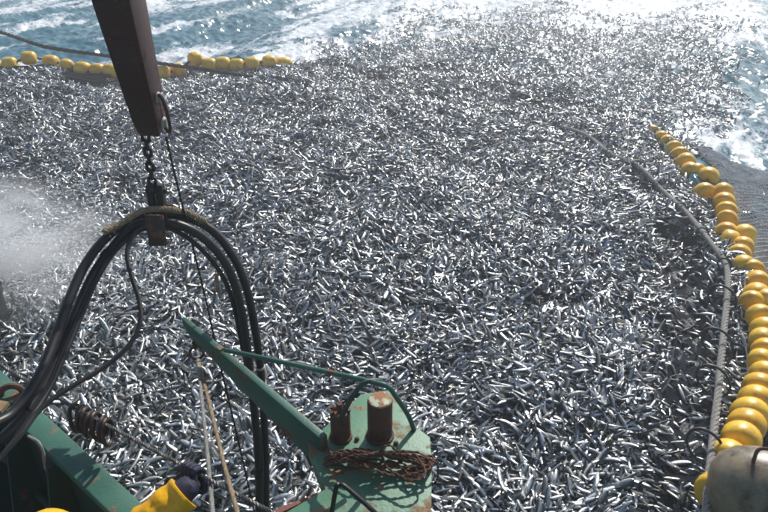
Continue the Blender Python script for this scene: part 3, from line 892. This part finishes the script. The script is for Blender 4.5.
# guide loop and sheave on the right face
c = P0.lerp(P1, 0.915) + e1 * 0.066
m = MB(); path = []
for q in range(20):
    a = q * 2 * math.pi / 20
    path.append(c + bd * (0.085 * math.sin(a) + (0.02 if math.sin(a) > 0 else -0.02)) + (e1 * 0.55 + e2 * 0.4).normalized() * (0.028 * math.cos(a) + 0.012))
m.tube(path, 0.008, 8, closed=True); m.build('guide_loop', M['maroon'], boom)
for off in (0.955, 0.855):
    c = P0.lerp(P1, off)
    mt = Matrix.Translation(c + e1 * 0.062) @ (e1).to_track_quat('Z', 'Y').to_matrix().to_4x4()
    m = MB(); m.lathe([(0.022, -0.012), (0.026, 0.0), (0.018, 0.008), (0.026, 0.016), (0.022, 0.02)], 18, mt); m.build('sheave', M['white_metal'], boom)
for t in (0.62, 0.70, 0.78, 0.86):
    for sx in (-0.6, 0.6):
        c = P0.lerp(P1, t); sz = float(np.interp(t, [0.55, 0.93], [0.073, 0.058]))
        mt = Matrix.Translation(c + e2 * sz + e1 * sz * sx) @ e2.to_track_quat('Z', 'Y').to_matrix().to_4x4()
        m = MB(); m.lathe([(0.006, -0.002), (0.006, 0.004), (0.003, 0.006)], 6, mt); m.build('bolt', M['rust'], boom, smooth=False)
c = P0.lerp(P1, 0.74); sz = 0.066
m = MB(); m.prism([c + e2 * (sz + .0015) + e1 * sz * 0.78 * a + bd * 0.165 * b2 for a, b2 in ((-1, -1), (1, -1), (1, 1), (-1, 1))], e2 * 0.004); m.build('doubler_plate', M['maroon'], boom, bevel=0.0015)
# lug for the chain on the left
cl = at_d(144, 124, 3.02)
m = MB(); m.prism([cl + Vector((-.02, 0, .09)), cl + Vector((.03, 0, .09)), cl + Vector((.02, 0, -.02)), cl + Vector((-.018, 0, -.02))], (0, 0.02, 0)); m.build('chain_lug', M['maroon'], boom)

# chain ------------------------------------------------------------
ch_pts = [at_d(144, 126, 3.03), at_d(147.5, 150, 3.08), at_d(151, 172, 3.12), at_d(153, 192, 3.15)]
chain = empty('lifting_chain', tuple(ch_pts[-1]), label='dark steel chain from the boom tip down to the hose hanger', cat='chain')
chp = spline(ch_pts, 12); tot = sum((b - a).length for a, b in zip(chp, chp[1:])); nl = 9
def along(path, s):
    for a, b in zip(path, path[1:]):
        l = (b - a).length
        if s <= l: return a.lerp(b, s / max(l, 1e-9)), (b - a).normalized()
        s -= l
    return path[-1], (path[-1] - path[-2]).normalized()
for k in range(nl):
    c, t = along(chp, tot * (k + 0.5) / nl)
    s1 = t.cross(Vector((0, 1, 0))).normalized(); s2 = t.cross(s1).normalized()
    sd = (s1 if k % 2 else s2) * 0.8 + (s2 if k % 2 else s1) * 0.35; sd.normalize()
    hl = tot / nl * 0.62
    path = []
    for q in range(16):
        a = q * 2 * math.pi / 16
        path.append(c + sd * 0.020 * math.cos(a) + t * (hl * 0.55 * math.sin(a) + (hl * .45 if math.sin(a) > 0.01 else (-hl * .45 if math.sin(a) < -0.01 else 0))))
    m = MB(); m.tube(path, 0.0085, 7, closed=True); m.build('chain_link', M['dark_steel'], chain)

# hose hanger --------------------------------------------------------
hp = at_d(157, 214, 3.16)
hanger = empty('hose_hanger', tuple(hp), label='dark brown steel hanger plate holding the black hoses on the chain', cat='hanger')
hd = (at_d(159, 238, 3.2) - at_d(152, 186, 3.1)).normalized(); hs = Vector((1, 0, 0)); hf = hs.cross(hd).normalized(); hs = hd.cross(hf).normalized()
if hs.x < 0: hs = -hs
def slab(p, a, b2, w, th2, nm, mt):
    m = MB(); c0, c1 = p + hd * a, p + hd * b2
    m.prism([c0 - hs * w, c0 + hs * w, c1 + hs * w, c1 - hs * w], hf * th2); m.build(nm, mt, hanger, bevel=0.006)
slab(hp - hs * 0.030 + hf * 0.02, -0.135, 0.06, 0.016, 0.05, 'cheek_plate', M['dark_steel'])
slab(hp + hs * 0.014 + hf * 0.02, -0.135, 0.06, 0.018, 0.05, 'cheek_plate', M['dark_steel'])
slab(hp + hs * 0.010 + hf * (-0.075), -0.02, 0.135, 0.043, 0.014, 'saddle_plate', M['plate_brown'])
slab(hp + hs * 0.010 + hf * (0.085), -0.02, 0.11, 0.043, 0.014, 'saddle_plate', M['plate_brown'])
m = MB(); m.tube([hp - hs * .055 - hd * .1 + hf * .045, hp + hs * .045 - hd * .1 + hf * .045], 0.011, 10); m.build('pin', M['dark_steel'], hanger)

# hoses ---------------------------------------------------------------
def hose(pts, r, label, bands=()):
    path = spline([at_d(a, b, d) for a, b, d in pts], 12)
    m = MB(); m.tube(path, r, 12)
    h = empty('rubber_hose', tuple(path[0]), label=label, cat='hose')
    m.build('hose', M['rubber'], h)
    for s, w, mt in bands:
        L = sum((b - a).length for a, b in zip(path, path[1:]))
        q = [along(path, L * s + w * k / 4)[0] for k in range(5)]
        mm = MB(); mm.tube(q, r + 0.004, 12); mm.build('band', mt, h)
    return path
hA = hose([(-60, 478, 2.35), (-8, 446, 2.5), (20, 420, 2.62), (45, 384, 2.75), (62, 346, 2.86), (78, 308, 2.95), (95, 272, 3.03), (115, 245, 3.1), (134, 226, 3.15), (157, 222, 3.17), (182, 226, 3.19), (206, 240, 3.25), (226, 264, 3.3), (238, 296, 3.38), (246, 340, 3.48), (252, 390, 3.6), (257, 440, 3.72), (259, 490, 3.85), (258, 560, 4.0)], 0.0225,
          'black rubber hose forming the lower strand of the big loop over the catch', ((0.655, 0.03, M['tape']), (0.1, 0.02, M['dark_steel']), (0.30, 0.035, M['dark_steel']), (0.83, 0.05, M['dark_steel'])))
hB = hose([(-60, 462, 2.30), (-12, 428, 2.46), (14, 412, 2.56), (40, 374, 2.68), (56, 336, 2.8), (69, 300, 2.9), (85, 265, 3.0), (106, 238, 3.08), (132, 219, 3.17), (158, 214, 3.21), (188, 218, 3.26), (214, 232, 3.31), (234, 258, 3.36), (247, 290, 3.44), (256, 335, 3.54), (262, 385, 3.66), (265, 440, 3.78), (266, 490, 3.9), (266, 560, 4.05)], 0.0215,
          'black rubber hose forming the upper strand of the big loop over the catch', ((0.66, 0.012, M['tape']), (0.80, 0.06, M['dark_steel'])))
hC = hose([(-60, 492, 2.28), (-4, 462, 2.42), (26, 424, 2.55), (49, 390, 2.68), (66, 352, 2.79), (81, 316, 2.9), (96, 281, 2.99), (115, 251, 3.07), (138, 231, 3.14), (158, 227, 3.16), (176, 231, 3.2), (198, 246, 3.27), (220, 272, 3.33), (233, 303, 3.41), (243, 350, 3.53), (253, 400, 3.64), (261, 450, 3.75), (262, 500, 3.88), (262, 560, 4.02)], 0.012,
          'slimmer black rubber hose inside the big hose loop')
cab = [(150, 224, 3.12), (134, 234, 3.08), (127, 254, 3.02), (132, 278, 2.98), (139, 300, 2.95), (140, 322, 2.9), (130, 344, 2.85), (106, 366, 2.78), (76, 384, 2.7), (54, 398, 2.64), (36, 414, 2.58), (20, 436, 2.5), (-10, 470, 2.4)]
m = MB(); m.tube(spline([at_d(*c) for c in cab], 10), 0.0105, 8)
m.build('control_cable', M['rubber'], label='thin black cable drooping inside the hose loop towards the bulwark', cat='cable')
tl = [(104, 232, 3.04), (120, 224, 3.10), (140, 212, 3.13), (160, 209, 3.16), (184, 212, 3.22), (206, 222, 3.27)]
m = MB(); m.twisted(spline([at_d(*c) for c in tl], 10), 0.016, 3, 22, 6)
for k in range(70):
    a, t = along(spline([at_d(*c) for c in tl], 6), random.uniform(0, 0.62)); v = Vector((random.gauss(0, 1), random.gauss(0, 1), random.gauss(0, 1))).normalized()
    m.tube([a, a + v * 0.018, a + v * 0.034 + Vector((0, 0, -.006))], 0.0013, 4)
m.build('lashing_rope', M['rope_tan'], label='frayed tan rope lashed along the top of the hose loop', cat='rope')
fr0 = [(217, 274, 3.28), (216, 284, 3.28), (219, 296, 3.28)]
m = MB()
for k in range(14): m.tube(spline([at_d(a + random.uniform(-3, 3), b + random.uniform(-2, 2), d) for a, b, d in fr0], 4), 0.0022, 4)
m.build('frayed_tail', M['rope_tan'], label='small frayed tan rope end hanging inside the hose loop', cat='rope')
gl = [(166, 137, 3.06), (177, 184, 3.14), (190, 236, 3.25), (204, 292, 3.35), (221, 368, 3.5), (238, 440, 3.65), (256, 520, 3.85)]
m = MB(); m.twisted(spline([at_d(*c) for c in gl], 10), 0.006, 2, 18, 5)
m.build('guide_line', M['rope_dark'], label='thin dark line hanging from the guide loop of the maroon boom', cat='rope')

# diagonal wire with rings ---------------------------------------------
wl_ = [(-60, 334, 3.25), (0, 365, 3.1), (45, 391, 2.98), (90, 416, 2.86), (135, 440, 2.72), (180, 464, 2.56), (225, 488, 2.46), (275, 514, 2.38), (330, 545, 2.3)]
wpath = spline([at_d(*c) for c in wl_], 10)
m = MB(); m.twisted(wpath, 0.0085, 3, 22, 5)
m.build('ring_wire', M['wire'], label='grey steel wire running diagonally along the green bulwark through the rings', cat='wire')
def near_wire(px):
    p = min(wpath, key=lambda q: abs(float(to_px(np.array([q.x]), np.array([q.y]), np.array([q.z]))[0][0]) - px))
    i = wpath.index(p); return p, (wpath[i + 1] - wpath[i - 1]).normalized()
def ring_bunch(pxs_, ra, rb, drop, lab, grp, tilt):
    for i, a in enumerate(pxs_):
        c, t = near_wire(a)
        s1 = Vector((0, 0, 1)) - t * t.z; s1.normalize(); s2 = t.cross(s1)
        s2 = (s2 * math.cos(tilt) + t * math.sin(tilt)).normalized()
        c = c - s1 * drop + Vector((random.uniform(-.01, .01), random.uniform(-.012, .012), random.uniform(-.01, .006)))
        s1 = (s1 + t * random.uniform(-.25, .25)).normalized()
        m = MB(); m.tube([c + s1 * ra * math.cos(q * math.pi / 12) + s2 * rb * math.sin(q * math.pi / 12) for q in range(24)], 0.0095, 8, closed=True)
        m.build('purse_ring', M['brown_ring'], label=lab, cat='ring', group=grp)
ring_bunch([77, 80, 83, 87, 91, 95, 99, 102], 0.062, 0.046, 0.045, 'dark brown ring in the bunch hung on the wire beside the hoses', 'rings bunched by the hoses', 0.5)
ring_bunch([187, 191, 195, 199], 0.042, 0.038, 0.02, 'brown ring on the wire gripped by the navy glove', 'rings at the gloved hand', 0.7)

# ------------------------------------------------------------------ pump drum at the spray
dp0 = at_z(-12, 335, 0.05)
drum = empty('pump_drum', tuple(dp0), label='dark steel pump drum standing in the fish behind the spray', cat='pump')
m = MB(); m.lathe([(0.25, -0.2), (0.25, 0.5), (0.27, 0.5), (0.27, 0.55), (0.25, 0.55), (0.25, 0.98), (0.2, 1.02), (0.1, 1.04)], 28, Matrix.Translation(dp0)); m.build('drum', M['dark_steel'], drum)
m = MB(); m.tube(spline([dp0 + Vector((0, 0, .95)), dp0 + Vector((0, 0, 1.15)), dp0 + Vector((-.3, -.1, 1.3)), dp0 + Vector((-1.2, -.5, 1.35))], 6), 0.09, 12); m.build('outlet_hose', M['rubber'], drum)

# spray -------------------------------------------------------------------
sc_ = at_z(2, 290, 0.30)
m = MB(); rr = random.Random(5)
for k in range(9000):
    t = rr.random() ** 1.5
    vx, vz, vy = rr.gauss(2.2, .7), rr.gauss(1.8, .7), rr.gauss(.25, .55)
    tt = t * 0.75
    p = sc_ + Vector((-0.55 + vx * tt, vy * tt + rr.gauss(0, .05), 0.10 + vz * tt - 2.2 * tt * tt + rr.gauss(0, .05)))
    d = Vector((vx, vy, vz - 4.4 * tt)).normalized(); a1 = d.orthogonal().normalized(); a2 = d.cross(a1)
    s_ = rr.uniform(0.0025, 0.008) * (1.3 - 0.6 * t); el = rr.uniform(1.2, 3.5)
    m.add([p + a1 * s_, p - a1 * s_, p + a2 * s_, p - a2 * s_, p + d * s_ * el, p - d * s_ * el],
          [(0, 2, 4), (2, 1, 4), (1, 3, 4), (3, 0, 4), (2, 0, 5), (1, 2, 5), (3, 1, 5), (0, 3, 5)])
dm = bpy.data.materials.new('spray_drops'); dm.use_nodes = True; nt = dm.node_tree; nt.nodes.clear()
out = nd(nt, "ShaderNodeOutputMaterial"); tr = nd(nt, "ShaderNodeBsdfTranslucent"); df = nd(nt, "ShaderNodeBsdfDiffuse"); mxs = nd(nt, "ShaderNodeMixShader"); mxs.inputs[0].default_value = 0.35
tr.inputs[0].default_value = (0.92, 0.94, 0.96, 1); df.inputs[0].default_value = (0.92, 0.94, 0.96, 1)
nt.links.new(tr.outputs[0], mxs.inputs[1]); nt.links.new(df.outputs[0], mxs.inputs[2]); nt.links.new(mxs.outputs[0], out.inputs['Surface'])
m.build('spray_drops', dm, label='white water droplets flying over the fish beside the pump drum', cat='spray', kind='stuff')
bm = bmesh.new(); bmesh.ops.create_icosphere(bm, subdivisions=3, radius=1.0)
me = bpy.data.meshes.new('spray_mist'); bm.to_mesh(me); bm.free()
vm = bpy.data.materials.new('mist'); vm.use_nodes = True; nt = vm.node_tree; nt.nodes.clear()
out = nd(nt, "ShaderNodeOutputMaterial"); pv = nd(nt, "ShaderNodeVolumePrincipled"); nt.links.new(pv.outputs[0], out.inputs['Volume'])
pv.inputs['Color'].default_value = (0.97, 0.98, 1, 1); pv.inputs['Anisotropy'].default_value = 0.45
tc = nd(nt, "ShaderNodeTexCoord"); ln = nd(nt, "ShaderNodeVectorMath", operation='LENGTH'); nt.links.new(tc.outputs['Object'], ln.inputs[0])
fo = ramp(nt, [(0.0, (1, 1, 1)), (0.5, (0.35,) * 3), (1.0, (0, 0, 0))], ln.outputs['Value'])
nn = nd(nt, "ShaderNodeTexNoise"); nn.inputs['Scale'].default_value = 3.0; nn.inputs['Detail'].default_value = 7; nn.inputs['Roughness'].default_value = 0.65; nt.links.new(tc.outputs['Object'], nn.inputs['Vector'])
nr = ramp(nt, [(0.46, (0, 0, 0)), (0.64, (1, 1, 1))], nn.outputs[0])
m1 = nd(nt, "ShaderNodeMath", operation='MULTIPLY'); nt.links.new(fo.outputs[0], m1.inputs[0]); nt.links.new(nr.outputs[0], m1.inputs[1])
m2 = nd(nt, "ShaderNodeMath", operation='MULTIPLY'); nt.links.new(m1.outputs[0], m2.inputs[0]); m2.inputs[1].default_value = 9.0
nt.links.new(m2.outputs[0], pv.inputs['Density'])
me.materials.append(vm)
mist = bpy.data.objects.new('spray_mist', me); COL.objects.link(mist)
mist.location = sc_ + Vector((-0.35, 0.25, 0.38)); mist.scale = (1.75, 1.3, 0.85)
tag(mist, 'pale mist of water spray drifting over the fish at the pump', 'spray', kind='stuff')

# ------------------------------------------------------------------ worker in yellow oilskins
hand = near_wire(193)[0] + Vector((-0.01, -0.005, -0.05))
head = at_d(50, 548, 2.30)
person = empty('person', (head.x - .05, head.y - .1, 0.9), label='person in yellow oilskins and navy glove reaching over the bulwark for the rings', cat='person')
neck = head + Vector((-0.02, -0.06, -0.17))
chest = neck + Vector((-0.03, -0.08, -0.16)); belly = chest + Vector((-0.04, -0.16, -0.28)); pel = belly + Vector((-0.02, -0.12, -0.2))
shR, shL = neck + Vector((0.19, -0.02, -0.06)), neck + Vector((-0.21, -0.06, -0.07))
wr = at_d(183, 492, 2.47)
elb = at_d(135, 536, 2.40)
J = [pel, belly, chest, neck, neck + Vector((0.01, 0.03, 0.09)), head, head + Vector((0, 0, 0.07)),
     shR, shR.lerp(elb, 0.5), elb, elb.lerp(wr, 0.5), wr,
     shL, shL + Vector((-0.05, 0.12, -0.26)), shL + Vector((0.0, 0.36, -0.30)), shL + Vector((0.02, 0.42, -0.30)),
     pel + Vector((0.10, 0.0, -0.08)), pel + Vector((0.14, 0.09, -0.32)), pel + Vector((0.13, 0.0, -0.62)), pel + Vector((0.14, 0.12, -0.66)),
     pel + Vector((-0.10, 0.0, -0.08)), pel + Vector((-0.14, 0.06, -0.32)), pel + Vector((-0.14, -0.05, -0.62)), pel + Vector((-0.15, 0.07, -0.66))]
for k in (18, 19, 22, 23): J[k].z = 0.99 if k in (18, 22) else 0.95
rad = [.16, .155, .165, .075, .065, .095, .08, .085, .075, .065, .060, .058, .085, .075, .06, .045, .11, .085, .06, .05, .11, .085, .06, .05]
E = [(0, 1), (1, 2), (2, 3), (3, 4), (4, 5), (5, 6), (2, 7), (7, 8), (8, 9), (9, 10), (10, 11), (2, 12), (12, 13), (13, 14), (14, 15), (0, 16), (16, 17), (17, 18), (18, 19), (0, 20), (20, 21), (21, 22), (22, 23)]
me = bpy.data.meshes.new('body'); me.from_pydata([tuple(j) for j in J], E, [])
body = link('body', me, M['oilskin'], person)
sk_ = body.modifiers.new('skin', 'SKIN'); sk_.use_smooth_shade = True
for v, r in zip(me.skin_vertices[0].data, rad): v.radius = (r, r)
me.skin_vertices[0].data[0].use_root = True
body.modifiers.new('sub', 'SUBSURF').levels = 2; body.modifiers[-1].render_levels = 2
# hood with seams
m = MB(); face_dir = Vector((0.45, 0.85, -0.25)).normalized()
hu = (Vector((0, 0, 1)) - face_dir * face_dir.z).normalized(); hr = hu.cross(face_dir)
vs, fs = [], []
for i in range(15):
    th_ = math.pi * (i / 14) * 0.84
    for k in range(24):
        ph = 2 * math.pi * k / 24
        rr_ = 0.118 * (1 + 0.035 * math.cos(2 * ph) + (0.03 if k % 8 == 0 else 0)) * (1 + 0.22 * max(0.0, (-face_dir * math.cos(th_) + hu * math.sin(ph) * math.sin(th_)).z) ** 6)
        d = (-face_dir * math.cos(th_) + (hr * math.cos(ph) * 0.86 + hu * math.sin(ph)) * math.sin(th_))
        vs.append(head + Vector((0, 0, .02)) + d * rr_)
for i in range(14):
    for k in range(24): fs.append((i * 24 + k, i * 24 + (k + 1) % 24, i * 24 + 24 + (k + 1) % 24, i * 24 + 24 + k))
fs.append(tuple(range(24)))
m.add(vs, fs); m.build('hood', M['oilskin'], person)
# face
m = MB(); vs, fs = [], []
fc = head + face_dir * 0.012 - hu * 0.005
for i in range(11):
    th_ = math.pi * i / 10
    for k in range(18):
        ph = 2 * math.pi * k / 18
        a = math.sin(th_) * math.cos(ph); b_ = math.sin(th_) * math.sin(ph); c_ = math.cos(th_)
        nose = 0.022 * math.exp(-((a / .18) ** 2 + ((c_ + .12) / .28) ** 2)) if b_ > 0 else 0
        brow = -0.010 * math.exp(-(((abs(a) - .35) / .18) ** 2 + ((c_ - .12) / .12) ** 2)) if b_ > 0 else 0
        vs.append(fc + hr * a * 0.075 + face_dir * (b_ * 0.085 + nose + brow) + hu * c_ * 0.115)
for i in range(10):
    for k in range(18): fs.append((i * 18 + k, i * 18 + (k + 1) % 18, i * 18 + 18 + (k + 1) % 18, i * 18 + 18 + k))
m.add(vs, fs); fo_ = m.build('face', M['skin'], person)
for sx in (-1, 1):
    m = MB(); m.lathe([(0.002, -.006), (0.012, 0), (0.002, 0.008)], 10, Matrix.Translation(fc + hr * sx * 0.03 + face_dir * 0.072 + hu * 0.015) @ face_dir.to_track_quat('Z', 'Y').to_matrix().to_4x4()); m.build('eye', M['eye'], fo_)
# sleeve cuff and glove
ard = (wr - elb).normalized()
m = MB()
cpts = [elb.lerp(wr, t) for t in (0.0, 0.25, 0.5, 0.7, 0.85, 0.95, 1.0)]
rs = [0.075, 0.077, 0.070, 0.073, 0.066, 0.071, 0.070]
m.tube(spline(cpts, 4), [np.interp(i / 4, range(7), rs) for i in range(25)], 18)
m.v = [tuple(Vector(p) + (Vector(p) - elb.lerp(wr, min(1, max(0, (Vector(p) - elb).dot(ard) / (wr - elb).length)))).normalized() * 0.022 * (float(fbm(np.array([p[0] * 26 + p[2] * 9]), np.array([p[1] * 26 - p[2] * 17]), 2, 91)[0]) - 0.5)) for p in m.v]
m.build('sleeve', M['oilskin'], person)
palm = hand + (wr - hand) * 0.30
gl_ = [wr - ard * 0.03, wr + ard * 0.02, wr.lerp(palm, 0.5), palm, palm.lerp(hand, 0.5)]
m = MB(); m.tube(spline(gl_, 5), [np.interp(i / 5, range(5), [.050, .046, .040, .038, .028]) for i in range(21)], 14)
_, wt = near_wire(193)
gd = (hand - palm).normalized()
for k in range(4):
    b0 = palm.lerp(hand, 0.4) + wt * (0.028 - 0.019 * k) + Vector((0, 0, 0.02))
    Lk = (0.9, 1.0, 0.95, 0.78)[k]
    c = near_wire(193)[0] + wt * (0.028 - 0.019 * k)
    up_ = Vector((0, 0, 1)); out_ = (gd - wt * gd.dot(wt)).normalized()
    fp = [b0, c - out_ * 0.022 + up_ * 0.02, c + up_ * 0.026 * Lk + out_ * .004, c + out_ * 0.026 * Lk, c - up_ * 0.022 + out_ * 0.008, c - up_ * 0.024 - out_ * 0.012 * Lk]
    m.tube(spline(fp, 4), [0.0115] * 14 + [0.0105] * 6 + [0.008], 9)
th0 = palm + wt * 0.03 - Vector((0, 0, 0.012))
c = near_wire(193)[0]
m.tube(spline([th0, th0 + wt * 0.03 + gd * 0.02, c + wt * 0.045 - Vector((0, 0, .022)), c + wt * 0.03 - Vector((0, 0, .026))], 4), [0.014] * 9 + [0.012] * 3 + [0.009], 9)
m.build('glove', M['navy'], person)

# ------------------------------------------------------------------ thin salt haze in the air
m = MB(); m.prism([(-4300, -4300, -1.5), (4300, -4300, -1.5), (4300, 4300, -1.5), (-4300, 4300, -1.5)], (0, 0, 11.0))
hz = bpy.data.materials.new('haze'); hz.use_nodes = True; nt = hz.node_tree; nt.nodes.clear()
out = nd(nt, "ShaderNodeOutputMaterial"); pv = nd(nt, "ShaderNodeVolumePrincipled"); nt.links.new(pv.outputs[0], out.inputs['Volume'])
pv.inputs['Color'].default_value = (0.95, 0.97, 1.0, 1); pv.inputs['Density'].default_value = 0.0065; pv.inputs['Anisotropy'].default_value = 0.5
m.build('haze', hz, smooth=False, label='thin pale salt haze hanging over the sea', cat='haze', kind='stuff')
